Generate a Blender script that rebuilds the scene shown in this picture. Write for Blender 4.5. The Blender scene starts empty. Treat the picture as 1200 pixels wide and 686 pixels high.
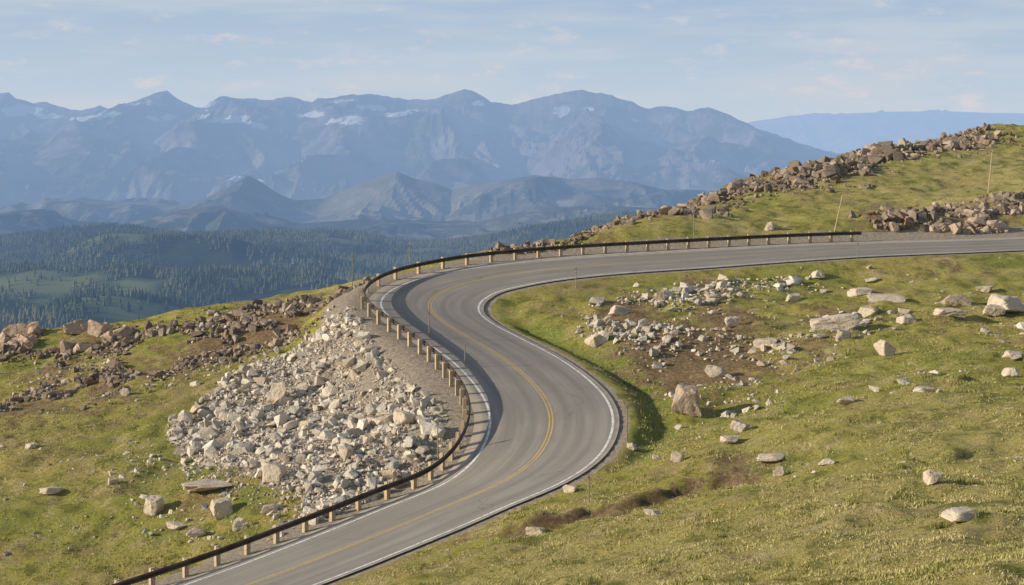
import bpy, bmesh, math, random
import numpy as np
from mathutils import Vector
rng=np.random.default_rng(7); random.seed(7)
F=2000.0; V0=160.0; U0=600.0
def W(u,v,Y): return ((u-U0)*Y/F, Y, -(v-V0)*Y/F)
# ---------------------------------------------------------------- noise
def _h(ix,iy,s):
    n=(ix.astype(np.int64)*374761393+iy.astype(np.int64)*668265263+s*1442695)&0xffffffff
    n=((n^(n>>13))*1274126177)&0xffffffff
    n=(n^(n>>16))&0xffffffff
    return n/4294967295.0
def vn(x,y,s=0):
    x=np.asarray(x,float);y=np.asarray(y,float)
    ix=np.floor(x);iy=np.floor(y);fx=x-ix;fy=y-iy
    fx=fx*fx*fx*(fx*(fx*6-15)+10);fy=fy*fy*fy*(fy*(fy*6-15)+10)
    a=_h(ix,iy,s);b=_h(ix+1,iy,s);c=_h(ix,iy+1,s);d=_h(ix+1,iy+1,s)
    return (a*(1-fx)+b*fx)*(1-fy)+(c*(1-fx)+d*fx)*fy
def fbm(x,y,o=4,s=0,g=0.5):
    t=0;a=1;n=0
    for i in range(o):
        t=t+a*(vn(x*2**i+i*17.3,y*2**i+i*9.1,s+i)*2-1);n+=a;a*=g
    return t/n
def ridged(x,y,o=5,s=0,g=0.5):
    t=0;a=1;n=0
    for i in range(o):
        t=t+a*(1-np.abs(vn(x*2**i+i*13.7,y*2**i+i*5.9,s+i)*2-1));n+=a;a*=g
    return t/n
def sstep(a,b,x):
    t=np.clip((x-a)/(b-a),0,1);return t*t*(3-2*t)
# ---------------------------------------------------------------- road centre line
road_img=[(290,686,87),(440,628,92.5),(520,595,96),(590,565,99.2),(630,535,102.8),(646,500,107.2),(641,471,111.3),
 (620,445,116.2),(590,420,121.4),(550,396,126.9),(517,376,131.8),(503,360,136),(513,345,140.2),(545,332,144),(610,320,147.5),(700,311,150.3),
 (800,305,152.5),(900,298.5,154.6),(1000,293,156.6),(1200,286,159.6)]
rp=[np.array(W(*p)) for p in road_img]
d0=rp[0]-rp[1]; d0/=np.linalg.norm(d0[:2])
pre=[rp[0]+d0*k+np.array([-0.004*k*k,0.002*k*k,0.02*k]) for k in (40,26,13)]
d1=rp[-1]-rp[-2]; d1/=np.linalg.norm(d1[:2])
post=[rp[-1]+d1*k+np.array([0,0.004*k*k,0.02*k]) for k in (15,32,52,75)]
cp=np.array(pre+rp+post)
def catmull(P,n=40):
    out=[]
    for i in range(len(P)-1):
        p0=P[max(i-1,0)];p1=P[i];p2=P[i+1];p3=P[min(i+2,len(P)-1)]
        for k in range(n):
            t=k/n
            out.append(0.5*((2*p1)+(-p0+p2)*t+(2*p0-5*p1+4*p2-p3)*t*t+(-p0+3*p1-3*p2+p3)*t**3))
    out.append(P[-1]);return np.array(out)
def resample(P,step):
    s=np.concatenate([[0],np.cumsum(np.linalg.norm(np.diff(P[:,:2],axis=0),axis=1))])
    q=np.arange(0,s[-1],step)
    return np.stack([np.interp(q,s,P[:,k]) for k in range(3)],1)
C=resample(catmull(cp),0.4)
ker=np.exp(-np.linspace(-2,2,15)**2);ker/=ker.sum()
Cs=C.copy()
for k in range(3): Cs[7:-7,k]=np.convolve(C[:,k],ker,'valid')
C=Cs
zk=np.exp(-np.linspace(-2,2,31)**2);zk/=zk.sum();z2=C[:,2].copy();z2[15:-15]=np.convolve(C[:,2],zk,'valid');C[:,2]=z2
T=np.gradient(C[:,:2],axis=0);T/=np.linalg.norm(T,axis=1)[:,None]
N=np.stack([T[:,1],-T[:,0]],1)          # to the right of travel
cs=np.interp(C[:,1],[85,100,112,122,134,146,153,160],[0.09,0.08,0.05,0.0,-0.06,-0.12,-0.10,-0.05])
S=np.arange(len(C))*0.4
# ---------------------------------------------------------------- terrain control
ctl=[]
for i in range(0,len(C),14): ctl.append(tuple(C[i]))
img=[ # left slope
 (0,686,97),(200,690,93.5),(100,600,105),(340,600,100),(446,546,103.5),(450,500,112),(200,510,118),(300,560,105.5),(300,470,122),
 (0,560,112),(0,490,127),(100,450,135),(300,400,140),(-200,560,115),(-200,686,100),(-200,500,135),(60,430,142),
 (0,403,152),(200,368,156),(410,331,160),(-200,430,156),(560,299,160),(720,262,176),(860,217,200),(1000,183,220),(1150,153,240),(1230,149,250),
 (640,290,160),(800,260,168),(900,255,175),(1000,262,165),(1100,272,163),(1200,262,168),(1000,225,190),(1100,205,200),(1200,190,210),(1150,235,180),(1300,180,225),
 (1200,300,155),(1200,350,136),(1200,400,120),(1200,500,90),(1200,600,66),(1200,686,51),(1000,686,55),(800,686,62),(640,686,70),(500,686,79),
 (1000,600,72),(800,600,84),(1000,500,96),(800,500,106),(800,440,118),(900,400,126.5),(1000,350,139),(1000,420,118),(740,380,131),(700,350,139),(850,340,142),(660,600,90),(720,560,97),
 (1400,400,122),(1400,600,68)]
for p in img: ctl.append(W(*p))
for (u,v,Y) in [(0,403,152),(200,368,156),(410,331,160),(-200,430,156),(560,299,160),(720,262,176),(860,217,200),(1000,183,220),(1150,153,240),(1230,149,250)]:
    x,y,z=W(u,v,Y)
    ctl.append((x-2,y+22,z-22*0.36)); ctl.append((x-5,y+50,z-50*0.42))
ctl+=[(0,0,-2.6),(0,10,-5.2),(0,25,-9),(25,25,-8),(-25,25,-13),(15,-15,-1),(-40,50,-20),(40,0,0),(60,60,-9),(90,120,-8),(90,180,-4),(-60,80,-27),(-70,140,-22),(0,45,-13.6),(-25,60,-19.5),(30,-40,4),(-40,-20,-10)]
ctl=np.array(ctl)
def Uf(r2): return np.where(r2>1e-9, r2*np.log(r2+1e-12),0)
n=len(ctl)
K=Uf(((ctl[:,None,:2]-ctl[None,:,:2])**2).sum(-1))+np.eye(n)*6.0
P=np.hstack([np.ones((n,1)),ctl[:,:2]])
A=np.block([[K,P],[P.T,np.zeros((3,3))]])
sol=np.linalg.solve(A,np.concatenate([ctl[:,2],[0,0,0]]))
def tps(x,y):
    sh=x.shape;x=x.ravel();y=y.ravel();out=np.empty(len(x))
    for i in range(0,len(x),50000):
        a=x[i:i+50000];b=y[i:i+50000]
        r2=(a[:,None]-ctl[None,:,0])**2+(b[:,None]-ctl[None,:,1])**2
        out[i:i+50000]=Uf(r2)@sol[:n]+sol[n]+sol[n+1]*a+sol[n+2]*b
    return out.reshape(sh)
FR_U=[-400,0,60,130,220,330,420,480,560,640,740,1000,1400]
FR_V=[288,284,276,270,278,272,280,291,284,268,254,250,250]
def valley(x,y):
    base=np.interp(y,[-3000,1500,3000,5500,7000,9000],[-250,-300,-340,-372,-520,-720])
    b=base+45*fbm(x/600,y/900,4,11)
    u=U0+F*x/np.maximum(y,500)
    top=-(np.interp(u,FR_U,FR_V)-V0)*5600/F
    t=np.clip(1-np.abs(y-5600)/1100,0,1);t=t*t*(3-2*t)
    r=b+(top-b)*t+16*fbm(x/260,y/260,3,21)*t
    def rdg(yc,wd,am,s,lx):
        tt=np.clip(1-np.abs(y-yc-260*fbm(x/600,x*0,2,s))/wd,0,1);tt=tt*tt*(3-2*tt)
        return tt*am*np.clip(0.5+1.5*fbm(x/lx,y/3000,3,s+1),0,1.3)
    return r+rdg(2900,300,60,61,380)+rdg(3600,330,95,63,420)+rdg(4400,360,115,65,480)
def axis(lo,hi,step,far_lo,far_hi,mx,lim_lo,lim_hi):
    a=list(np.arange(lo,hi,step));s=step
    x=a[-1];
    while x<far_hi:
        s=min(s*1.10,mx) if x<lim_hi else s*1.15
        x+=s;a.append(x)
    x=a[0];s=step;b=[]
    while x>far_lo:
        s=min(s*1.10,mx) if x>lim_lo else s*1.15
        x-=s;b.append(x)
    return np.array(b[::-1]+a)
xs=axis(-48,82,0.34,-30000,30000,40,-2400,1600)
ys=axis(46,255,0.34,-8000,60000,40,-200,7200)
X,Y=np.meshgrid(xs,ys)
bx0,bx1,by0,by1=-75,100,-30,262
cx=np.clip(X,bx0,bx1);cy=np.clip(Y,by0,by1)
near=(X>bx0-500)&(X<bx1+500)&(Y>by0-500)&(Y<by1+700)
Z0=np.full(X.shape,-1000.0)
Z0[near]=tps(cx[near],cy[near])
dist=np.hypot(X-cx,Y-cy)
Z0=Z0-0.5*dist
m=near&(dist<60)
rel=np.zeros_like(X)
xm=X[m];ym=Y[m]
rel[m]=0.75*fbm(xm/13,ym/9,3,1)+0.32*fbm(xm/3.6,ym/2.6,3,2)+0.20*fbm(xm/1.1,ym/0.9,2,3)
D=np.full(X.shape,999.0);ZR=np.zeros(X.shape);SG=np.zeros(X.shape)
mm=near&(X>-60)&(X<130)&(Y>40)&(Y<200)
xm=X[mm];ym=Y[mm];dd=np.empty(len(xm));zr=np.empty(len(xm));sg=np.empty(len(xm))
Cc=C[::2];Nc=N[::2];csc=cs[::2];Tc=T[::2]
for i in range(0,len(xm),20000):
    a=xm[i:i+20000];b=ym[i:i+20000]
    r2=(a[:,None]-Cc[None,:,0])**2+(b[:,None]-Cc[None,:,1])**2
    j=r2.argmin(1)
    ox=a-Cc[j,0];oy=b-Cc[j,1]
    sd=ox*Nc[j,0]+oy*Nc[j,1]; al=ox*Tc[j,0]+oy*Tc[j,1]
    dr=np.sqrt(r2[np.arange(len(j)),j])
    dd[i:i+20000]=dr; sg[i:i+20000]=np.sign(sd)
    zc=Cc[j,2]+al*np.gradient(Cc[:,2])[j]/0.8
    zr[i:i+20000]=zc+csc[j]*np.clip(sd,-6.5,6)
D[mm]=dd;ZR[mm]=zr;SG[mm]=sg
flatw=np.where(SG<0,5.7,4.6)
bl=sstep(0,1,(D-flatw)/np.where(SG<0,6.0,5.0))
Zt=Z0+rel*np.where(D<900,sstep(3,9,D),1)
shoulder=ZR-np.where(D<4.9,0.10,0.03)
Zn=np.where(D<900,shoulder*(1-bl)+Zt*bl,Zt)
ditch=np.where((SG>0)&(D<20),-0.35*np.exp(-((D-6.8)/1.1)**2),0)*sstep(100,108,Y)*(1-sstep(145,150,Y))
Zn=Zn+ditch
Vz=valley(X,Y)
Z=np.maximum(Zn,Vz)
Z=np.where(Y>9000,Vz-(Y-9000)*0.01,Z)
def H(x,y):
    x=np.asarray(x,float);y=np.asarray(y,float)
    i=np.clip(np.searchsorted(xs,x)-1,0,len(xs)-2);j=np.clip(np.searchsorted(ys,y)-1,0,len(ys)-2)
    fx=(x-xs[i])/(xs[i+1]-xs[i]);fy=(y-ys[j])/(ys[j+1]-ys[j])
    return (Z[j,i]*(1-fx)+Z[j,i+1]*fx)*(1-fy)+(Z[j+1,i]*(1-fx)+Z[j+1,i+1]*fx)*fy
def Ifield(Fd,x,y):
    i=np.clip(np.searchsorted(xs,x)-1,0,len(xs)-2);j=np.clip(np.searchsorted(ys,y)-1,0,len(ys)-2)
    return Fd[j,i]
YY=np.arange(40,290,0.2)
def hit(u,v):
    x=(u-U0)*YY/F;z=-(v-V0)*YY/F
    b=H(x,YY)>=z
    k=np.argmax(b) if b.any() else np.argmin(np.abs(H(x,YY)-z))
    return x[k],YY[k],float(H(x[k],YY[k]))
def seg_dist(px,py,poly):
    best=np.full(px.shape,1e9)
    for (x0,y0),(x1,y1) in zip(poly[:-1],poly[1:]):
        dx,dy=x1-x0,y1-y0;t=np.clip(((px-x0)*dx+(py-y0)*dy)/(dx*dx+dy*dy+1e-9),0,1)
        best=np.minimum(best,np.hypot(px-x0-t*dx,py-y0-t*dy))
    return best
box=(X>-60)&(X<100)&(Y>40)&(Y<270)
def line(pts): return [hit(*p)[:2] for p in pts]
gully=line([(545,632),(620,614),(700,602),(760,586),(810,572),(880,556)])
gully2=line([(615,385),(660,405),(705,425),(745,448),(772,478),(775,505),(745,540)])
gully3=line([(1060,548),(1120,535),(1190,518)])
gully4=line([(890,548),(960,530),(1040,500),(1130,490)])
gully5=line([(1000,470),(1080,455),(1180,440)])
gully6=line([(690,425),(760,455),(850,465)])
gully7=line([(870,640),(980,615),(1080,600)])
xm=X[box];ym=Y[box]
wob=0.5*fbm(xm/2.5,ym/2.5,2,33)
g2=seg_dist(xm,ym,gully2)+wob;g3=seg_dist(xm,ym,gully3)+wob
def scarp(poly,amp,wn,wf,lo=0.15):
    poly=sorted(poly);px=[p[0] for p in poly];py=[p[1] for p in poly]
    yl=np.interp(xm,px,py)+1.1*fbm(xm/1.8,ym*0+3.3,3,int(amp*100))
    e=sstep(px[0]-1,px[0]+1.5,xm)*(1-sstep(px[-1]-2,px[-1]+1,xm))
    s=ym-yl;a=amp*e*np.clip(0.8+0.9*fbm(xm/1.6,xm*0,3,44),lo,1.4)
    up=np.where(s>0,np.exp(-s/wf),0);dn=np.where(s<=0,-np.exp(s/wn),0)
    step=np.clip(s/0.35,-1,1)
    return a*np.where(np.abs(s)<0.35,step*np.where(s>0,up,-dn),up+dn), e*np.exp(-((s)/0.45)**2)*np.clip(a/amp,0,1), e*np.exp(-((s+0.6)/1.5)**2)
Dz,sm1,br1=scarp(gully,0.38,1.8,5,0.5);Z[box]+=Dz*np.clip((D[box]-5)/2,0,1)
Dz,sm3,_=scarp(gully3,0.28,1.2,4);Z[box]+=Dz
Dz,sm4,_=scarp(gully4,0.20,1.2,4);Z[box]+=Dz
Dz,sm5,_=scarp(gully5,0.24,1.2,4);Z[box]+=Dz
Dz,sm6,br6=scarp(gully6,0.36,1.5,5,0.4);Z[box]+=Dz*np.clip((D[box]-6)/2,0,1)
Dz,sm7,_=scarp(gully7,0.16,1.5,3);Z[box]+=Dz
Z[box]-=0.35*np.exp(-(g2/0.9)**2)*(D[box]>5.5)
def inpoly(px,py,poly):
    c=np.zeros(px.shape,bool);k=len(poly)
    for i in range(k):
        x0,y0=poly[i];x1,y1=poly[(i+1)%k]
        cond=((y0>py)!=(y1>py))&(px<(x1-x0)*(py-y0)/((y1-y0) if abs(y1-y0)>1e-9 else 1e-9)+x0)
        c^=cond
    return c
def blob(lst):
    r=np.zeros(xm.shape)
    for (u,v,ru,k) in lst:
        x,y,z=hit(u,v);R=ru*y/F
        r=np.maximum(r,k*np.exp(-(((xm-x)**2+((ym-y)/2.2)**2)/(R*R))))
    return r
dirt=np.zeros(X.shape);lush=np.zeros(X.shape);grav=np.zeros(X.shape);forest=np.zeros(X.shape);soil_shade=np.zeros(X.shape);dry=np.zeros(X.shape)
dirt[box]=np.maximum(blob([(790,405,75,1),(850,425,55,1),(740,378,45,.9),(850,375,50,.8),(830,340,40,.6),(1060,262,60,.8),(1150,265,50,.8),(800,455,30,.9),(60,440,50,.6),(130,455,55,.6),(240,415,55,.7),(50,475,60,.6),(320,380,55,.7),(100,405,50,.55),(920,215,40,.7),(1000,195,40,.7),(1080,172,40,.6),(850,230,40,.6),(780,247,30,.5),
   (480,470,25,.5),(230,582,30,.5),(980,380,50,.6),(700,275,30,.4),(860,556,35,.7),(740,590,30,.5),(120,470,60,.45),(540,632,20,.5),(180,435,60,.5),(1100,300,40,.4),(950,410,40,.45),(0,500,50,.4),(900,440,40,.5)]),
   np.maximum(0.6*br1,0.5*br6))
soil_shade[box]=np.clip(0.7*sm1+0.5*sm3+0.4*sm4+0.4*sm5+0.65*sm6+.3*sm7,0,1)  # dark soil along the scarps, with the bank shadow painted in
lush[box]=np.maximum(blob([(250,530,50,.8),(180,560,40,.6),(330,640,50,.6),(720,440,40,.9),(760,520,30,1),(640,400,30,.9),(900,460,60,.5),(1000,440,70,.45),(700,350,50,.5),(950,330,80,.4),(830,470,50,.55),(290,590,40,.8),(60,650,70,.5),(1080,350,60,.4)]),
   np.maximum(0.9*np.exp(-(g2/1.6)**2),0.4*np.exp(-(g3/1.0)**2)))
dry[box]=blob([(1050,610,260,1),(650,680,170,1),(1150,500,170,.8),(800,650,200,1),(900,520,120,.5),(1050,230,140,.7),(1180,200,120,.8),(850,260,90,.6),(380,345,70,.6),(30,500,90,.4),(1100,320,90,.5),(30,560,60,.4)])
scree_poly=line([(415,362),(375,385),(290,430),(230,478),(192,498),(208,527),(268,550),(335,575),(375,600),(440,590),(500,560),(535,520),(520,480),(480,445),(440,410)])
sp=inpoly(xm+0.8*fbm(xm/2,ym/2,2,8),ym+0.8*fbm(xm/2+9,ym/2,2,9),scree_poly)
grav[box]=np.where(sp,1,0)
gd=np.where(SG<0,1-sstep(8.0,9.5,D),1-sstep(4.6,5.3,D));gd[D>900]=0
grav=np.maximum(grav,gd)
forest=np.clip((-60-Z)/60,0,1)
meadow_n=fbm(X/330,Y/200,3,77)
meadow=0.55*sstep(0.30,0.40,meadow_n)*(forest>0.5)
for (u,v,ru,kk) in [(145,343,34,.7),(500,298,22,.5),(345,328,18,.5),(590,283,18,.5),(60,318,20,.5),(440,288,18,.5)]:
    YYf=np.arange(2000,6000,20.0);x=(u-U0)*YYf/F;z=-(v-V0)*YYf/F;b=valley(x,YYf)>=z
    k=np.argmax(b) if b.any() else 60
    meadow=np.maximum(meadow,kk*(np.hypot((X-x[k])/(ru*YYf[k]/F),(Y-YYf[k])/80)+0.9*fbm(X/90,Y/60,2,3)<1))
# ---------------------------------------------------------------- mesh helpers
COLL=bpy.context.scene.collection
def mesh_obj(name,verts,faces,mat=None,smooth=True,attrs=None,parent=None):
    verts=np.asarray(verts,np.float32);faces=np.asarray(faces,np.int32)
    me=bpy.data.meshes.new(name);nv=len(verts);nf,k=faces.shape
    me.vertices.add(nv);me.vertices.foreach_set('co',verts.ravel())
    me.loops.add(nf*k);me.loops.foreach_set('vertex_index',faces.ravel())
    me.polygons.add(nf);me.polygons.foreach_set('loop_start',np.arange(0,nf*k,k,dtype=np.int32))
    me.polygons.foreach_set('use_smooth',np.full(nf,smooth,bool))
    me.update(calc_edges=True)
    if attrs:
        for kx,a in attrs.items():
            at=me.attributes.new(kx,'FLOAT','POINT');at.data.foreach_set('value',np.asarray(a,np.float32).ravel())
    if mat: me.materials.append(mat)
    ob=bpy.data.objects.new(name,me);COLL.objects.link(ob)
    if parent: ob.parent=parent
    return ob
def gridfaces(ny,nx):
    i=np.arange(ny*nx).reshape(ny,nx)
    return np.stack([i[:-1,:-1].ravel(),i[:-1,1:].ravel(),i[1:,1:].ravel(),i[1:,:-1].ravel()],1)
# ---------------------------------------------------------------- materials
class NB:
    def __init__(s,name):
        s.m=bpy.data.materials.new(name);s.m.use_nodes=True;s.t=s.m.node_tree;s.t.nodes.clear()
        s.out=s.t.nodes.new('ShaderNodeOutputMaterial');s.pos=s.n('ShaderNodeNewGeometry').outputs['Position']
    def n(s,t,**k):
        x=s.t.nodes.new(t)
        for a,b in k.items(): setattr(x,a,b)
        return x
    def l(s,a,b): s.t.links.new(a,b)
    def inp(s,node,i,v):
        if hasattr(v,'is_output'): s.l(v,node.inputs[i])
        else:
            if isinstance(v,(tuple,list)) and len(v)==3 and node.inputs[i].type=='RGBA': v=(*v,1)
            node.inputs[i].default_value=v
    def math(s,op,a,b=0.0,c=None,clamp=False):
        x=s.n('ShaderNodeMath',operation=op);x.use_clamp=clamp;s.inp(x,0,a);s.inp(x,1,b)
        if c is not None: s.inp(x,2,c)
        return x.outputs[0]
    def noise(s,scale,detail=4,rough=0.6,vec=None,sc=None):
        x=s.n('ShaderNodeTexNoise');v=vec or s.pos
        if sc:
            mp=s.n('ShaderNodeMapping');mp.inputs['Scale'].default_value=sc;s.l(v,mp.inputs[0]);v=mp.outputs[0]
        s.l(v,x.inputs['Vector']);x.inputs['Scale'].default_value=scale;x.inputs['Detail'].default_value=detail;x.inputs['Roughness'].default_value=rough
        return x.outputs[0]
    def ramp(s,f,a,b,lo=0.0,hi=1.0):
        x=s.n('ShaderNodeMapRange',interpolation_type='SMOOTHSTEP');s.inp(x,0,f);s.inp(x,1,a);s.inp(x,2,b);s.inp(x,3,lo);s.inp(x,4,hi);return x.outputs[0]
    def mix(s,f,a,b,mode='MIX'):
        x=s.n('ShaderNodeMix',data_type='RGBA',blend_type=mode);s.inp(x,0,f);s.inp(x,6,a);s.inp(x,7,b);return x.outputs[2]
    def attr(s,nm):
        x=s.n('ShaderNodeAttribute',attribute_name=nm);return x.outputs['Fac']
    def bump(s,h,st,d):
        x=s.n('ShaderNodeBump');x.inputs['Strength'].default_value=st;x.inputs['Distance'].default_value=d;s.l(h,x.inputs['Height']);return x.outputs[0]
    def finish(s,col,rough=0.9,normal=None,haze=False,metal=0.0,spec=0.2,L=8300.0):
        b=s.n('ShaderNodeBsdfPrincipled');s.inp(b,'Base Color',col);s.inp(b,'Roughness',rough);s.inp(b,'Metallic',metal);b.inputs['Specular IOR Level'].default_value=spec
        if normal: s.l(normal,b.inputs['Normal'])
        if haze:  # haze painted in as emission growing with distance from the world origin
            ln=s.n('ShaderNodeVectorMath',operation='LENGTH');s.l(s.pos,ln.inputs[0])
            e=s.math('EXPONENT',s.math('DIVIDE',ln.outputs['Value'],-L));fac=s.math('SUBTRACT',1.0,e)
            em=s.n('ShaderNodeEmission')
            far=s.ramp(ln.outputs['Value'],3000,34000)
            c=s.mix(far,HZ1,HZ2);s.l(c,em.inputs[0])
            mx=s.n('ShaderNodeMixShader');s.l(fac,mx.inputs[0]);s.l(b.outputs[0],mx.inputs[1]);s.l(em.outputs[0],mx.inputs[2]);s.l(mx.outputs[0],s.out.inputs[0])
        else: s.l(b.outputs[0],s.out.inputs[0])
        s.m.cycles.emission_sampling='NONE'
        return s.m
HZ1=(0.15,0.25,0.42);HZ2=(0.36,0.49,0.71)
def mat_ground():
    s=NB('ground_mat')
    big=s.noise(0.06,3,0.6);mid=s.noise(0.17,4,0.65,sc=(0.6,1.2,1));med=s.noise(0.55,5,0.7);fine=s.noise(4.2,5,0.8);vf=s.noise(20,2,0.7)
    c=s.mix(s.ramp(big,0.38,0.62),(0.54,0.45,0.11),(0.42,0.40,0.085))
    c=s.mix(s.ramp(mid,0.51,0.64,0,0.7),c,(0.46,0.33,0.16))
    c=s.mix(s.ramp(mid,0.47,0.36,0,0.7),c,(0.28,0.31,0.06))
    c=s.mix(s.ramp(s.attr('dry'),0.1,0.9,0,0.55),c,(0.62,0.51,0.22))
    c=s.mix(s.ramp(med,0.52,0.64,0,0.75),c,(0.66,0.53,0.27))
    c=s.mix(s.ramp(med,0.48,0.38,0,0.8),c,(0.19,0.20,0.042))
    c=s.mix(s.ramp(fine,0.50,0.57,0,0.7),c,(0.18,0.155,0.045))
    c=s.mix(s.ramp(fine,0.57,0.65,0,0.85),c,(0.80,0.68,0.40))
    lu=s.math('ADD',s.attr('lush'),s.math('MULTIPLY',s.math('SUBTRACT',med,0.5),1.6))
    gl=s.mix(s.ramp(fine,0.4,0.6),(0.12,0.17,0.03),(0.33,0.38,0.075))
    c=s.mix(s.ramp(lu,0.4,0.85,0,0.78),c,gl)
    di=s.math('ADD',s.attr('dirt'),s.math('MULTIPLY',s.math('SUBTRACT',s.noise(0.9,5,0.7),0.5),2.6))
    dc=s.mix(s.ramp(fine,0.42,0.6),(0.20,0.125,0.07),(0.47,0.32,0.19))
    c=s.mix(s.ramp(di,0.28,0.58,0,0.9),c,dc)
    gr=s.math('ADD',s.attr('gravel'),s.math('MULTIPLY',s.math('SUBTRACT',med,0.5),0.9))
    gc=s.mix(s.ramp(fine,0.4,0.6),(0.33,0.26,0.185),(0.60,0.50,0.38));gc=s.mix(s.ramp(vf,0.5,0.65,0,.6),gc,(0.70,0.62,0.51))
    c=s.mix(s.ramp(gr,0.45,0.65),c,gc)
    c=s.mix(s.ramp(vf,0.3,0.7,0.0,0.4),c,s.mix(1.0,c,(0.45,0.45,0.45),'MULTIPLY'))
    c=s.mix(s.ramp(s.attr('soil_shade'),0.2,0.8,0,0.8),c,(0.085,0.055,0.03))  # soil darkened on scarp faces, bank shade included in the colour
    fo=s.mix(s.ramp(s.noise(0.01,4,0.6),0.4,0.6),(0.02,0.035,0.018),(0.05,0.06,0.025))
    fo=s.mix(s.attr('meadow'),fo,(0.26,0.28,0.11))
    c=s.mix(s.attr('forest'),c,fo)
    h=s.math('ADD',s.math('MULTIPLY',fine,0.6),s.math('MULTIPLY',vf,0.2))
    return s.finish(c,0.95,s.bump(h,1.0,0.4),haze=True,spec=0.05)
def mat_rock(name,cols,scale=1.5,dark=0.65,dc=(0.17,0.135,0.10)):
    s=NB(name);g=s.n('ShaderNodeNewGeometry')
    r=g.outputs['Random Per Island']
    cr=s.n('ShaderNodeValToRGB');cr.color_ramp.interpolation='LINEAR'
    els=cr.color_ramp.elements
    while len(els)<len(cols): els.new(0.5)
    for i,cc in enumerate(cols): els[i].position=i/(len(cols)-1);els[i].color=(*cc,1)
    s.l(r,cr.inputs[0]);c=cr.outputs[0]
    n1=s.noise(scale,5,0.7);n2=s.noise(scale*6,4,0.7)
    c=s.mix(s.ramp(n1,0.48,0.66,0,dark),c,dc)
    c=s.mix(s.ramp(n2,0.55,0.7,0,0.4),c,s.mix(1.0,c,(1.3,1.28,1.24),'MULTIPLY'))
    c=s.mix(s.ramp(n2,0.46,0.32,0,0.6),c,(0.13,0.11,0.09))
    h=s.math('ADD',n1,s.math('MULTIPLY',n2,0.4))
    return s.finish(c,0.92,s.bump(h,0.85,0.18),spec=0.15)
M_ground=mat_ground()
M_scree=mat_rock('scree_rock',[(0.42,0.36,0.28),(0.72,0.63,0.50),(0.54,0.48,0.40),(0.82,0.74,0.62),(0.60,0.47,0.34),(0.44,0.41,0.36),(0.76,0.67,0.54)],dark=0.35,dc=(0.24,0.20,0.16))
M_ridge=mat_rock('ridge_rock',[(0.17,0.125,0.09),(0.36,0.27,0.195),(0.22,0.175,0.13),(0.52,0.41,0.31),(0.15,0.12,0.095),(0.34,0.235,0.16)],dark=0.5)
M_boul=mat_rock('boulder_rock',[(0.60,0.52,0.41),(0.50,0.41,0.31),(0.74,0.67,0.56),(0.42,0.37,0.31),(0.64,0.53,0.40),(0.58,0.53,0.46)],1.4,dark=0.45,dc=(0.24,0.20,0.155))
M_pink=mat_rock('boulder_pink_rock',[(0.50,0.35,0.24),(0.60,0.45,0.33),(0.44,0.33,0.24)],1.4,dark=0.5)
mesh_obj('ground',np.stack([X,Y,Z],-1).reshape(-1,3),gridfaces(*X.shape),M_ground,True,
  dict(lush=lush,dirt=dirt,gravel=grav,forest=forest,meadow=np.clip(meadow,0,1),soil_shade=soil_shade,dry=dry))
# ---------------------------------------------------------------- road
def ribbon(name,offs,dz,mat,i0=0,i1=None,parent=None):
    i1=i1 or len(C)
    idx=np.arange(i0,i1);V=[]
    for o in offs:
        V.append(np.stack([C[idx,0]+N[idx,0]*o,C[idx,1]+N[idx,1]*o,C[idx,2]+cs[idx]*o+dz],1))
    V=np.stack(V,1);ny,nx=V.shape[:2]
    f=gridfaces(ny,nx)[:,::-1]
    ac=np.tile(np.array(offs),(ny,1));al=np.tile(S[idx][:,None],(1,nx))
    return mesh_obj(name,V.reshape(-1,3),f,mat,True,dict(across=ac,along=al),parent)
def mat_asphalt():
    s=NB('asphalt')
    ac=s.attr('across');al=s.attr('along')
    cv=s.n('ShaderNodeCombineXYZ');s.l(ac,cv.inputs[0]);s.l(s.math('MULTIPLY',al,0.05),cv.inputs[1])
    st=s.noise(1.6,4,0.6,vec=cv.outputs[0]);f=s.noise(14,3,0.7);b=s.noise(0.25,4,0.6)
    c=s.mix(s.ramp(st,0.35,0.65),(0.25,0.222,0.192),(0.33,0.292,0.252))
    c=s.mix(s.ramp(b,0.4,0.65,0,0.4),c,(0.24,0.21,0.18))
    w=s.math('ABSOLUTE',s.math('SUBTRACT',s.math('ABSOLUTE',s.math('SUBTRACT',s.math('ABSOLUTE',ac),1.95)),0.85))
    c=s.mix(s.ramp(w,0.45,0.0,0,0.35),c,(0.19,0.17,0.15))
    c=s.mix(s.ramp(f,0.5,0.7,0,0.35),c,(0.42,0.37,0.32))
    cr=s.n('ShaderNodeTexVoronoi',feature='DISTANCE_TO_EDGE');cr.inputs['Scale'].default_value=0.16
    wv=s.n('ShaderNodeVectorMath',operation='ADD');s.l(s.pos,wv.inputs[0]);nz=s.n('ShaderNodeTexNoise');s.l(s.pos,nz.inputs['Vector']);nz.inputs['Scale'].default_value=0.8;s.l(nz.outputs['Color'],wv.inputs[1]);s.l(wv.outputs[0],cr.inputs['Vector'])
    c=s.mix(s.math('MULTIPLY',s.ramp(cr.outputs['Distance'],0.010,0.0,0,0.4),s.ramp(b,0.5,0.6)),c,(0.12,0.10,0.09))
    e=s.ramp(s.math('ADD',s.math('ABSOLUTE',ac),s.math('MULTIPLY',s.math('SUBTRACT',s.noise(1.2,4,0.7),0.5),0.8)),4.0,4.5)
    c=s.mix(e,c,(0.48,0.40,0.305))
    return s.finish(c,0.85,s.bump(f,0.3,0.02),spec=0.25)
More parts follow.
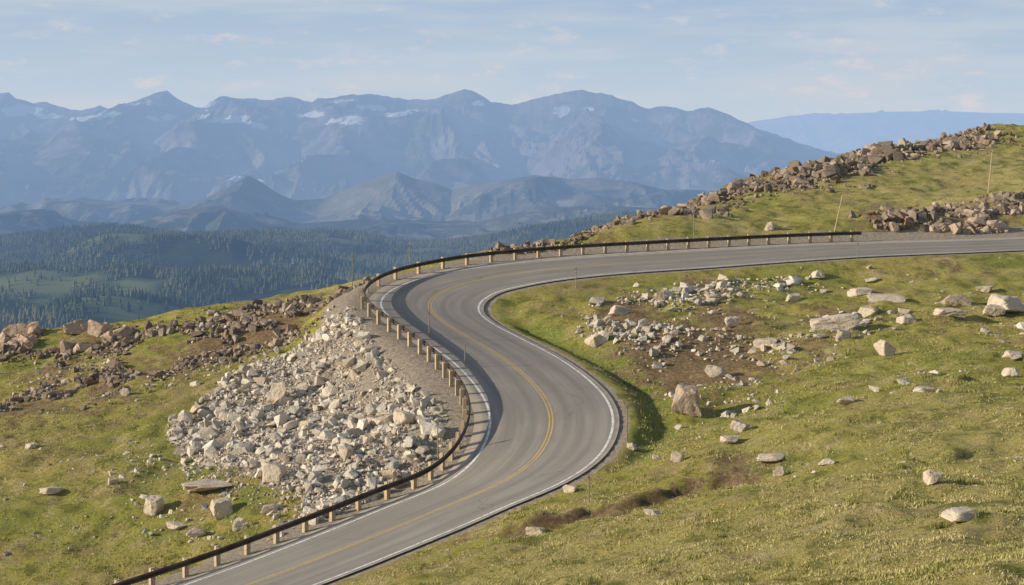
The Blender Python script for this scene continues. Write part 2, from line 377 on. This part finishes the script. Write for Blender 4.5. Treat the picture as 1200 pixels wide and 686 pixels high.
def mat_paint(name,col):
    s=NB(name);n=s.noise(5,5,0.75);n2=s.noise(0.7,4,0.7)
    f=s.math('MAXIMUM',s.ramp(n,0.47,0.62,0,0.7),s.ramp(n2,0.52,0.64,0,0.55))
    return s.finish(s.mix(f,col,(0.30,0.265,0.23)),0.7)
road=ribbon('road',[-4.9,-4.3,-3.2,-1.6,0,1.6,3.2,4.1,4.3],0.0,mat_asphalt())
MW=mat_paint('white_paint',(0.8,0.78,0.74));MY=mat_paint('yellow_paint',(0.60,0.41,0.15))
ribbon('edge_line_outer',[-3.96,-3.80],0.006,MW,parent=road)
ribbon('edge_line_inner',[3.82,3.98],0.006,MW,parent=road)
ribbon('centre_line_a',[-0.16,-0.05],0.006,MY,parent=road)
ribbon('centre_line_b',[0.05,0.16],0.006,MY,parent=road)
# ---------------------------------------------------------------- guard rail
def uimg(i,o=-5.3):
    x=C[i,0]+N[i,0]*o;y=C[i,1]+N[i,1]*o;return U0+F*x/y
i_end=[i for i in range(len(C)) if uimg(i)<1012 and C[i,1]>140]
iE=max(i_end)
RO=-5.35
s1=NB('weathered_steel');nn=s1.noise(1.5,5,0.7);n3=s1.noise(12,3,.6)
cc=s1.mix(s1.ramp(nn,0.35,0.65),(0.065,0.048,0.037),(0.13,0.095,0.07));MS=s1.finish(cc,0.6,s1.bump(n3,0.2,0.01),metal=0.2,spec=0.4)
s2=NB('weathered_wood');mm2=s2.noise(3,4,0.7,sc=(6,6,1));cc=s2.mix(s2.ramp(mm2,0.35,0.65),(0.38,0.28,0.165),(0.60,0.48,0.32));MWD=s2.finish(cc,0.85)
HB=0.12
prof=[(0.0,0.86),(0.045,0.845),(0.085,0.80),(0.085,0.76),(0.015,0.715),(0.0,0.69),(0.015,0.665),(0.085,0.62),(0.085,0.58),(0.045,0.535),(0.0,0.52)]
prof2=[(p[0]-0.012,p[1]) for p in prof[::-1]]
PR=prof+prof2
idx=np.arange(0,iE+1)
gr=bpy.data.objects.new('guardrail',None);COLL.objects.link(gr)
zb=C[idx,2]+cs[idx]*RO-0.03+HB
V=[]
for a,h in PR:
    o=RO+0.14+a
    V.append(np.stack([C[idx,0]+N[idx,0]*o,C[idx,1]+N[idx,1]*o,zb+h],1))
V=np.stack(V+[V[0]],1)
mesh_obj('w_beam',V.reshape(-1,3),gridfaces(V.shape[0],V.shape[1]),MS,False,parent=gr)
pv=[];pf=[]
def addbox(x,y,z,ax,ay,az,tx,ty):
    b=len(pv);nx,ny=-ty,tx
    for dz,k in ((0,1.0),(az-0.03,1.0),(az,0.82)):
        for sx,sy in ((-1,-1),(1,-1),(1,1),(-1,1)):
            pv.append((x+tx*sx*ax/2*k+nx*sy*ay/2*k,y+ty*sx*ax/2*k+ny*sy*ay/2*k,z+dz))
    for r in (0,4):
        for q in range(4): pf.append((b+r+q,b+r+(q+1)%4,b+r+4+(q+1)%4,b+r+4+q))
    pf.append((b+8,b+9,b+10,b+11))
for i in range(2,iE,5):
    x=C[i,0]+N[i,0]*(RO-0.12);y=C[i,1]+N[i,1]*(RO-0.12);z=C[i,2]+cs[i]*RO
    addbox(x,y,z-0.9,0.26,0.24,0.9+0.88+HB+random.uniform(-.03,.05),T[i,0],T[i,1])
    x=C[i,0]+N[i,0]*(RO+0.06);y=C[i,1]+N[i,1]*(RO+0.06)
    addbox(x,y,z+0.5+HB,0.17,0.15,0.34,T[i,0],T[i,1])
mesh_obj('posts',pv,pf,MWD,False,parent=gr)
# ---------------------------------------------------------------- poles
def pole(name,u,v,hpx,lean=(0,0),r=0.03,mat=MWD,cap=True):
    x,y,z=hit(u,v);h=hpx*y/F
    bm=bmesh.new();seg=8;rings=[]
    for t,k in ((-0.05,1.15),(0,1.1),(0.5,0.95),(0.97,0.85),(1.0,0.6)):
        rings.append([bm.verts.new((x+lean[0]*h*t+r*k*math.cos(a*2*math.pi/seg),y+lean[1]*h*t+r*k*math.sin(a*2*math.pi/seg),z+h*t)) for a in range(seg)])
    for a,b in zip(rings[:-1],rings[1:]):
        for q in range(seg): bm.faces.new((a[q],a[(q+1)%seg],b[(q+1)%seg],b[q]))
    bm.faces.new(rings[-1])
    if cap:
        pw=r*1.8
        zz=z+h*0.86
        vs=[bm.verts.new((x+sx*pw+lean[0]*h*.9,y-r*1.3,zz+sz*h*0.05)) for sx,sz in ((-1,-1),(1,-1),(1,1),(-1,1))]
        vs2=[bm.verts.new(v_.co+Vector((0,-0.01,0))) for v_ in vs]
        bm.faces.new(vs);bm.faces.new(vs2[::-1])
        for q in range(4): bm.faces.new((vs[q],vs[(q+1)%4],vs2[(q+1)%4],vs2[q]))
    me=bpy.data.meshes.new(name);bm.to_mesh(me);bm.free();me.materials.append(mat)
    ob=bpy.data.objects.new(name,me);COLL.objects.link(ob)
s3=NB('grey_steel');MG=s3.finish(s3.mix(s3.ramp(s3.noise(4),0.4,0.6),(0.24,0.21,0.18),(0.36,0.32,0.27)),0.5,metal=0.4)
for a in [(413,338,42),(813,281,36),(480,300,30),(503,398,36),(675,338,26),(735,520,50),(513,540,50),(545,432,30),(690,590,34),(1005,303,20)]:
    pole('snow_pole',*a,r=0.04,mat=MG)
pole('wooden_stake',978,272,44,lean=(0.22,0),r=0.06,cap=False)
pole('wooden_stake',1158,226,50,lean=(0.1,0),r=0.06,cap=False)
# ---------------------------------------------------------------- rocks
def hull(seed,npt=18,blocky=0.7):
    r=np.random.default_rng(seed)
    p=r.normal(size=(npt,3));p/=np.linalg.norm(p,axis=1)[:,None]
    p=np.sign(p)*np.abs(p)**blocky;p*=r.uniform(0.6,1.0,(npt,1))
    bm=bmesh.new();[bm.verts.new(q) for q in p]
    bmesh.ops.convex_hull(bm,input=bm.verts)
    dl=[v for v in bm.verts if not v.link_faces]
    bmesh.ops.delete(bm,geom=dl,context='VERTS')
    bmesh.ops.triangulate(bm,faces=bm.faces)
    bm.verts.ensure_lookup_table();bm.verts.index_update()
    v=np.array([x.co[:] for x in bm.verts]);f=np.array([[x.index for x in ff.verts] for ff in bm.faces]);bm.free()
    return v,f
VAR=[hull(100+i,10+i%8) for i in range(24)]
def scatter(name,pts,sizes,mat,flat=(0.55,0.9),sink=0.25,smooth=False):
    VV=[];FF=[];off=0
    for k in range(len(pts)):
        v,f=VAR[rng.integers(len(VAR))];s=sizes[k]/2
        sc=np.array([s*rng.uniform(0.7,1.35),s*rng.uniform(0.7,1.3),s*rng.uniform(*flat)])
        q=v*sc;a=rng.uniform(0,6.283);t=rng.normal(0,0.4);ca,sa=math.cos(a),math.sin(a);ct,st_=math.cos(t),math.sin(t)
        R=np.array([[ca,-sa,0],[sa,ca,0],[0,0,1]])@np.array([[1,0,0],[0,ct,-st_],[0,st_,ct]])
        q=q@R.T;q[:,2]+=sc[2]*(1-2*sink)
        VV.append(q+np.array(pts[k]));FF.append(f+off);off+=len(v)
    return mesh_obj(name,np.concatenate(VV),np.concatenate(FF),mat,smooth)
def sample(poly,nn,keep=None):
    poly=np.array(poly);lo=poly.min(0);hi=poly.max(0);out=[]
    while len(out)<nn:
        q=rng.uniform(lo,hi,(nn*3,2));q=q[inpoly(q[:,0],q[:,1],poly)]
        if keep is not None: q=q[keep(q[:,0],q[:,1])]
        out+=list(q)
        if len(q)==0: break
    q=np.array(out[:nn]);return np.column_stack([q,H(q[:,0],q[:,1])])
def psize(nn,lo,hi,p=2.2):
    return lo*(1-rng.uniform(0,1,nn)*(1-(lo/hi)**p))**(-1/p)
def notroad(x,y): return Ifield(D,x,y)>6.4
def clump(x,y): return (Ifield(D,x,y)>6.4)&(fbm(x/4,y/6,3,71)>0.12)
def screekeep(x,y): return (Ifield(D,x,y)>6.2)&(rng.random(len(x))<sstep(6,8.5,Ifield(D,x,y))*0.8+0.2)&(fbm(x/2.2,y/2.2,3,66)>-0.42)
p=sample(scree_poly,9000,screekeep);scatter('scree',p,psize(len(p),0.14,1.35,1.95),M_scree,flat=(0.5,0.95))
p=sample(line([(190,500),(220,565),(330,615),(430,605),(385,570),(300,550),(215,520)]),520,notroad);scatter('scree',p,psize(len(p),0.12,0.9),M_scree)
p=sample(line([(385,590),(345,612),(395,620),(470,592),(450,575)]),300,notroad);scatter('scree',p,psize(len(p),0.2,1.3,1.6),M_scree)
p=sample(line([(150,500),(120,590),(240,640),(340,650),(380,615),(250,560)]),180,notroad);scatter('scree',p,psize(len(p),0.12,1.0,1.7),M_scree,sink=0.38)
p=sample(line([(0,520),(0,660),(200,660),(200,540)]),80,notroad);scatter('scree',p,psize(len(p),0.12,0.6,1.8),M_scree,sink=0.38)
def band(name,pts,halfw,nn,lo,hi,mat,p=1.6,cl=0.25,fl=(0.6,1.1)):
    L=line(pts);L=np.array(L);seg=np.linalg.norm(np.diff(L,axis=0),axis=1);cum=np.concatenate([[0],np.cumsum(seg)])
    out=[]
    while len(out)<nn:
        s_=rng.uniform(0,cum[-1],nn*2);x=np.interp(s_,cum,L[:,0])+rng.normal(0,halfw,nn*2);y=np.interp(s_,cum,L[:,1])+rng.normal(0,halfw*1.4,nn*2)
        k=(fbm(x/5,y/5,3,55)>cl-0.35)&(Ifield(D,x,y)>7.5)
        out+=list(np.column_stack([x,y])[k])
    q=np.array(out[:nn]);q=np.column_stack([q,H(q[:,0],q[:,1])])
    scatter(name,q,psize(nn,lo,hi,p),mat,flat=fl,sink=0.3)
band('rock_ridge',[(770,252),(830,235),(900,216),(960,203),(1000,190),(1060,174),(1150,158)],2.6,4800,0.3,2.1,M_ridge,p=1.7,cl=0.08)
band('rock_ridge',[(960,205),(1010,190),(1060,176)],1.6,160,0.8,2.6,M_ridge)
band('rock_ridge',[(600,296),(660,280),(720,264),(770,250)],1.3,600,0.25,1.2,M_ridge,p=2)
band('rock_outcrop',[(1050,275),(1090,262),(1140,250),(1190,243),(1230,245)],1.7,1000,0.3,2.0,M_ridge,p=1.7)
band('rock_outcrop',[(1100,282),(1150,270),(1210,258)],1.3,450,0.3,1.8,M_pink,p=1.7)
band('rock_ridge',[(0,412),(60,406),(130,404),(200,390),(300,364),(420,336)],1.4,1500,0.25,1.4,M_ridge,p=1.9,cl=0.2)
band('rock_ridge',[(-40,412),(20,406),(70,400),(130,398)],0.9,50,0.9,2.3,M_pink)
band('rock_ridge',[(-20,486),(60,466),(130,448),(220,422),(300,391),(390,356)],1.6,2500,0.2,1.2,M_ridge,p=1.9,cl=0.24)
band('rock_ridge',[(0,470),(130,440),(250,420),(380,370)],4.5,420,0.2,0.9,M_scree,p=2,cl=0.2)
band('rock_patch',[(700,400),(720,380),(760,385),(780,405)],1.8,280,0.2,1.3,M_scree)
band('rock_patch',[(700,375),(760,358),(830,345),(900,332),(935,325)],1.3,520,0.2,1.4,M_scree,fl=(.4,.8))
band('rock_patch',[(780,400),(830,385),(880,400),(860,430)],4,340,0.15,1.0,M_scree)
band('rock_patch',[(960,385),(1000,378),(1040,375)],1.5,60,0.3,1.3,M_boul,fl=(.3,.6))
band('rock_patch',[(830,450),(860,470),(820,490)],2.5,80,0.15,0.7,M_scree)
p=sample([(-45,60),(80,60),(80,200),(-45,200)],900,notroad);scatter('stones',p,psize(len(p),0.10,0.45,2.4),M_boul,flat=(0.3,0.6),sink=0.36)
p=sample(line([(820,320),(1210,305),(1210,460),(860,500)]),160,clump);scatter('stones',p,psize(len(p),0.2,1.5,1.7),M_boul,flat=(0.3,0.7),sink=0.38)
p=sample(line([(760,500),(1200,460),(1200,640),(800,600)]),50,clump);scatter('stones',p,psize(len(p),0.15,0.7,1.8),M_boul,flat=(0.3,0.6),sink=0.4)
def ico_rock(name,u,v,wpx,hpx,mat,seed):
    x,y,z=hit(u,v);r=np.random.default_rng(seed)
    bm=bmesh.new();bmesh.ops.create_icosphere(bm,subdivisions=4,radius=1.0)
    d=np.array([q.co[:] for q in bm.verts]);f=np.array([[q.index for q in ff.verts] for ff in bm.faces]);bm.free()
    d/=np.linalg.norm(d,axis=1)[:,None]
    bs=np.array([[0.15,0.1,1],[1,0.15,-0.1],[-1,0.1,0.25],[0.1,-1,0.2],[0,1,0.1],[0,0,-1]])+r.normal(0,0.28,(6,3))
    nr=np.vstack([bs,r.normal(size=(7,3))]);nr/=np.linalg.norm(nr,axis=1)[:,None];hh=np.concatenate([r.uniform(0.55,0.74,6),r.uniform(0.66,0.9,7)])
    dt=d@nr.T;rad=np.where(dt>0.05,hh/np.maximum(dt,0.05),9).min(1);rad=np.minimum(rad,1.3)
    q=d*rad[:,None]
    q*=1+0.11*fbm(q[:,0]*3+seed,q[:,1]*3+q[:,2]*2.5,4,seed)[:,None]
    a=r.uniform(-.6,.6);q=q@np.array([[math.cos(a),-math.sin(a),0],[math.sin(a),math.cos(a),0],[0,0,1]])
    w=wpx*y/F;h=hpx*y/F*1.25
    q=q/np.abs(q).max(0)*np.array([w/2,w/2*r.uniform(0.6,0.9),h/2])
    q[:,2]+=h/2*0.6
    q+=np.array([x,y+w*0.3,float(H(x,y+w*0.3))])
    mesh_obj(name,q,f,mat,False)
B=[(180,606,28,20,0),(257,612,30,22,0),(320,568,32,22,0),(60,583,34,8,0),(315,606,22,12,0),(325,475,26,26,0),(475,500,30,16,0),(805,492,38,34,1),(870,506,28,15,0),(795,543,20,12,0),
(915,560,18,12,0),(995,474,30,9,0),(1040,418,28,20,0),(978,388,66,18,0),(1045,354,56,9,0),(1122,362,36,14,1),(1183,372,46,20,0),(1095,571,26,17,0),(1132,612,54,11,0),(765,605,22,9,0),
(630,628,30,10,0),(840,444,28,13,0),(900,408,36,10,0),(775,354,18,13,1),(903,272,13,9,0),(781,245,22,12,1),(1186,443,20,12,0),(1190,424,30,9,0),(855,522,30,9,0),(668,578,20,9,0),(1012,348,34,10,0),
(1020,372,30,12,0),(1115,372,40,8,0),(960,330,20,9,0),(1155,345,26,8,0),(700,410,30,14,0),(725,372,26,12,0),(740,530,14,8,0),(1050,275,14,12,1),(20,396,44,16,1),(85,395,36,18,1),(115,400,30,20,1),
(905,545,40,7,0),(970,546,22,8,0),(1085,460,28,7,0),(770,540,14,8,0),(240,584,70,9,0),(205,625,26,8,0),(130,570,14,8,0),(990,398,22,12,0),(1165,375,30,12,0),(930,355,18,9,0),(860,385,22,12,0),(230,632,24,9,0),(280,622,18,14,0),(35,527,14,6,0),(1065,380,26,10,0)]
for k,(u,v,w,h,m_) in enumerate(B): ico_rock('boulder',u,v,w,h,(M_boul,M_pink)[m_],900+k)
# ---------------------------------------------------------------- grass tufts
def tufts(nn,nb,hr,wr,spread,cols,thr,seed,ymax):
    yy=50+rng.power(0.9,nn)*ymax;uu=rng.uniform(-60,1260,nn);xx=(uu-U0)*yy/F
    den=fbm(xx/2.2,yy/2.2,3,seed)
    k=(Ifield(D,xx,yy)>5.4)&(Ifield(grav,xx,yy)<0.5)&(den>thr)&(Ifield(dirt,xx,yy)<0.5)&(Ifield(soil_shade,xx,yy)<0.3)
    xx=xx[k];yy=yy[k];zz=H(xx,yy);n_=len(xx);print('tufts',n_)
    V=np.empty((n_,nb,3,3))
    s_=rng.uniform(0.4,1.1,n_)*(0.7+0.8*(fbm(xx/1.2,yy/1.2,2,12)>0.2))
    for b in range(nb):
        a=rng.uniform(0,6.283,n_);h=rng.uniform(hr*0.4,hr,n_)*s_;w=rng.uniform(wr*0.5,wr,n_);le=rng.uniform(0.03,0.10,n_)
        ox=rng.normal(0,spread,n_);oy=rng.normal(0,spread,n_)
        pa=rng.uniform(0,6.283,n_)
        V[:,b,0]=np.stack([xx+ox-w*np.cos(pa),yy+oy-w*np.sin(pa),zz-0.03],1)
        V[:,b,1]=np.stack([xx+ox+w*np.cos(pa),yy+oy+w*np.sin(pa),zz-0.03],1)
        V[:,b,2]=np.stack([xx+ox+le*np.cos(a),yy+oy+le*np.sin(a),zz+h],1)
    V=V.reshape(-1,3);f=np.arange(len(V)).reshape(-1,3)
    s=NB('grass_blades');g=s.n('ShaderNodeNewGeometry');r=g.outputs['Random Per Island'];big=s.noise(0.17,2);
    c=s.mix(r,cols[0],cols[1]);c=s.mix(s.ramp(big,0.42,0.58,0,.45),c,cols[2])
    mesh_obj('grass',V,f,s.finish(c,0.8,spec=0.1),False)
tufts(140000,4,0.12,0.03,0.06,[(0.28,0.25,0.07),(0.78,0.66,0.36),(0.34,0.34,0.085)],-0.2,90,85)
tufts(16000,12,0.20,0.035,0.13,[(0.14,0.15,0.04),(0.34,0.32,0.10),(0.18,0.20,0.045)],0.12,190,105)
# ---------------------------------------------------------------- forest
def forest_mesh():
    nn=70000
    yy=np.sqrt(rng.uniform(2000**2,6200**2,nn));uu=rng.uniform(-140,800,nn);xx=(uu-U0)*yy/F
    mn=Ifield(meadow,xx,yy);k=(mn<0.3+0.3*rng.random(nn))&(fbm(xx/90,yy/150,3,91)>-0.30-0.1*rng.random(nn))
    xx=xx[k];yy=yy[k];n_=len(xx);zz=H(xx,yy);print('trees',n_)
    hh=rng.uniform(8,19,n_)*(0.75+0.6*vn(xx/200,yy/200,4));rr=hh*rng.uniform(0.17,0.29,n_)
    Vs=[];sd=5
    for (z0,z1,k0) in ((0.02,0.62,1.0),(0.42,1.0,0.62)):
        ring=[]
        ph=rng.uniform(0,6.283,n_)
        for q in range(sd):
            a=ph+q*2*math.pi/sd;rad=rr*k0*rng.uniform(0.7,1.2,n_)
            ring.append(np.stack([xx+rad*np.cos(a),yy+rad*np.sin(a),zz+hh*(z0+rng.uniform(-.04,.04,n_))],1))
        ring.append(np.stack([xx,yy,zz+hh*z1],1));Vs.append(np.stack(ring,1))
    V=np.concatenate(Vs,1);m=V.shape[1]
    base=[]
    for o in (0,sd+1):
        for q in range(sd): base.append((o+q,o+(q+1)%sd,o+sd))
    f=(np.array(base)[None]+np.arange(n_)[:,None,None]*m).reshape(-1,3)
    s=NB('conifer_foliage');g=s.n('ShaderNodeNewGeometry');c=s.mix(g.outputs['Random Per Island'],(0.03,0.045,0.02),(0.11,0.125,0.05))
    c=s.mix(s.ramp(s.noise(0.004,4,0.65),0.46,0.58,0,0.8),c,(0.18,0.17,0.075))
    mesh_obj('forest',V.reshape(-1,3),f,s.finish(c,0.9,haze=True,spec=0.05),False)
forest_mesh()
# ---------------------------------------------------------------- mountains
def mat_mtn(name,L,snow=False,veg=(0.10,0.11,0.055),rock=(0.30,0.255,0.22)):
    s=NB(name)
    n1=s.noise(0.0012,5,0.65);n2=s.noise(0.006,4,0.7)
    c=s.mix(s.ramp(n1,0.42,0.6),veg,rock);c=s.mix(s.ramp(n2,0.5,0.65,0,0.5),c,(0.50,0.43,0.37))
    if snow:
        sn=s.noise(0.006,4,0.65,sc=(0.7,0.5,1.6))
        m=s.ramp(s.math('ADD',s.attr('snow'),s.math('MULTIPLY',s.math('SUBTRACT',sn,0.5),3.0)),0.36,0.44)
        c=s.mix(m,c,(0.97,0.97,0.98))
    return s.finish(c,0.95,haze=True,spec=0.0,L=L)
def range_mesh(name,prof,Y0,Wf,Wb,base_v,dx,dy,amp,mat,seed,sx,ul=-350,ur=1500,rough=12.0,ptop=1.25,snow=None,jag=0.0):
    k=Y0/F;x=np.arange((ul-U0)*k,(ur-U0)*k,dx);y=np.arange(Y0-Wf,Y0+Wb,dy);X,Y=np.meshgrid(x,y)
    pu=[p[0] for p in prof];pz=[-(p[1]-V0)*k for p in prof];px=[(p[0]-U0)*k for p in prof]
    xw=X+0.25*sx*fbm(X/sx/1.5,Y/sx/1.5,3,seed+3)*np.clip(np.abs(Y-Y0)/1500,0,1)
    Pz=np.interp(xw,px,pz)+jag*ridged(xw/260,xw*0+2,4,seed+70,0.6)-jag*0.6;base=-(base_v-V0)*k
    t=np.where(Y<Y0,(Y0-Y)/Wf,(Y-Y0)/Wb)
    s_=(1-t)**ptop
    h=base+(Pz-base)*s_
    r=ridged(X/sx+0.4*fbm(X/sx,Y/sx,2,seed+9),Y/(sx*2.6),5,seed,0.55)-0.62
    h+=amp*r*np.minimum(1,6*t)*np.minimum(1,(1-t)*2.5)*1.6
    h+=rough*fbm(X/(sx*0.22),Y/(sx*0.22),4,seed+5)*(0.6+t)
    h-=200*(t>0.985)
    at=None
    if snow:
        sv=np.zeros(X.shape)
        for (u,v,wu,hv,kk) in snow:
            sv=np.maximum(sv,kk*np.exp(-(((X-(u-U0)*k)/(wu*k))**2+((h+(v-V0)*k)/(hv*k))**2)))
        sv*=(Y<Y0);at=dict(snow=sv-0.35)
    mesh_obj(name,np.stack([X,Y,h],-1).reshape(-1,3),gridfaces(*X.shape),mat,False,at)
main=[(-350,120),(-150,130),(-60,118),(0,110),(10,108),(18,116),(40,122),(55,121),(70,126),(95,129),(118,124),(130,129),(140,126),(165,117),(180,110),(195,107),(205,113),(212,118),(235,127),(248,120),(255,116),(280,114),(310,116),(345,115),(370,120),(390,114),(400,113),(425,110),(455,112),(480,118),(510,117),(530,110),(545,103),(556,106),(562,111),(575,119),(600,122),(625,118),(650,111),(680,107),(705,109),(735,118),(760,127),(785,126),(805,131),(830,127),(850,131),(870,140),(895,152),(920,163),(960,175),(1000,183),(1060,195),(1200,205),(1500,215)]
snows=[(35,130,28,7,1.3),(70,138,22,5,1),(150,137,26,8,1.3),(180,122,14,6,1.1),(252,124,16,7,1.3),(300,143,28,6,1.3),(270,140,16,5,1.1),(385,136,24,7,1.3),(425,143,28,7,1.3),(410,120,20,4,1),(480,134,24,7,1.1),(560,122,14,5,.9),(658,132,11,9,1.2),(690,128,12,5,.9),(350,200,26,8,1),(110,140,20,5,1.1),(440,128,18,5,1.1),(590,135,18,5,.9),(740,140,12,6,.9),(330,150,16,5,1),(210,140,16,6,1)]
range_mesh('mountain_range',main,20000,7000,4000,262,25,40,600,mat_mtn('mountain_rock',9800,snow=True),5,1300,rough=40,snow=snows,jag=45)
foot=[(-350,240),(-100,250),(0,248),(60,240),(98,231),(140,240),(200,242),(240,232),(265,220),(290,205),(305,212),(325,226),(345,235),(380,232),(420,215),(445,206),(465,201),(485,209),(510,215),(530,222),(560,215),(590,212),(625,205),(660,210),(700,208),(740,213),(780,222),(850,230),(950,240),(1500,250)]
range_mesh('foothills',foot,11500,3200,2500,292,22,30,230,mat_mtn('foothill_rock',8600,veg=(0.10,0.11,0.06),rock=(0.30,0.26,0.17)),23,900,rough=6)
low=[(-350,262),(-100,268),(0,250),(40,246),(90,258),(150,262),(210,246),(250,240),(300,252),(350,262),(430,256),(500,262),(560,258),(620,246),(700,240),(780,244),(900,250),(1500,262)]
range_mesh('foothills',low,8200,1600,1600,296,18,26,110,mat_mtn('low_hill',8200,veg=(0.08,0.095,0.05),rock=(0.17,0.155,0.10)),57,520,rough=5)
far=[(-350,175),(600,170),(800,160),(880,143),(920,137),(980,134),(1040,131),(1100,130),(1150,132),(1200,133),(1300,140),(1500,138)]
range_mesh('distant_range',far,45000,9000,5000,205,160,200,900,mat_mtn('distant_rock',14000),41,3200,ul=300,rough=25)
# ---------------------------------------------------------------- light, sky
EL=math.radians(18.5);sx_,sy_=-1.0,-0.22
sl=bpy.data.lights.new('sun','SUN');sl.energy=5.0;sl.angle=math.radians(0.5);sl.color=(1.0,0.89,0.70)
so=bpy.data.objects.new('sun',sl);COLL.objects.link(so)
hv=Vector((sx_,sy_,0)).normalized();dirv=Vector((-hv.x*math.cos(EL),-hv.y*math.cos(EL),-math.sin(EL)))
so.rotation_euler=dirv.to_track_quat('-Z','Y').to_euler()
w=bpy.data.worlds.new('World');bpy.context.scene.world=w;w.use_nodes=True;t=w.node_tree;t.nodes.clear()
o=t.nodes.new('ShaderNodeOutputWorld');bg=t.nodes.new('ShaderNodeBackground');bg.inputs[1].default_value=0.12
sk=t.nodes.new('ShaderNodeTexSky');sk.sky_type='NISHITA';sk.sun_disc=False;sk.sun_elevation=EL;sk.sun_rotation=math.atan2(sx_,sy_)%(2*math.pi);sk.altitude=1500;sk.dust_density=1.0;sk.air_density=1.0
tc=t.nodes.new('ShaderNodeTexCoord')
def wn(scale,sc,det=5,rg=0.55):
    mp=t.nodes.new('ShaderNodeMapping');mp.inputs['Scale'].default_value=sc;t.links.new(tc.outputs['Generated'],mp.inputs[0])
    nz=t.nodes.new('ShaderNodeTexNoise');nz.inputs['Scale'].default_value=scale;nz.inputs['Detail'].default_value=det;nz.inputs['Roughness'].default_value=rg
    t.links.new(mp.outputs[0],nz.inputs[0]);return nz.outputs[0]
def mr(f,a,b,lo,hi):
    x=t.nodes.new('ShaderNodeMapRange');x.interpolation_type='SMOOTHSTEP';t.links.new(f,x.inputs[0])
    for i,q in enumerate((a,b,lo,hi)): x.inputs[i+1].default_value=q
    return x.outputs[0]
def wm(f,a,b):
    x=t.nodes.new('ShaderNodeMix');x.data_type='RGBA'
    t.links.new(f,x.inputs[0])
    for i,q in ((6,a),(7,b)):
        if isinstance(q,tuple): x.inputs[i].default_value=(*q,1)
        else: t.links.new(q,x.inputs[i])
    return x.outputs[2]
sp_=t.nodes.new('ShaderNodeSeparateXYZ');t.links.new(tc.outputs['Generated'],sp_.inputs[0]);zz=sp_.outputs[2]
hz=wm(mr(zz,0.0,0.095,0,1),(4.5,5.2,5.95),(3.2,4.25,5.6))
c=wm(mr(zz,0.10,0.40,1,0),sk.outputs[0],hz)
c=wm(mr(wn(7,(1,1,8)),0.40,0.66,0,0.6),c,(4.9,5.3,5.8))
c=wm(mr(wn(26,(1,1,2.9),6,0.65),0.54,0.74,0,0.6),c,(6.3,5.6,5.6))
t.links.new(c,bg.inputs[0]);t.links.new(bg.outputs[0],o.inputs[0])
cam=bpy.data.cameras.new('camera');cam.sensor_width=36;cam.lens=60;cam.shift_y=-183/1200;cam.clip_end=200000;cam.clip_start=0.5
co=bpy.data.objects.new('camera',cam);COLL.objects.link(co);co.location=(0,0,0);co.rotation_euler=(math.radians(90),0,0)
sc=bpy.context.scene;sc.camera=co
sc.view_settings.view_transform='Standard';sc.view_settings.look='None';sc.view_settings.exposure=0
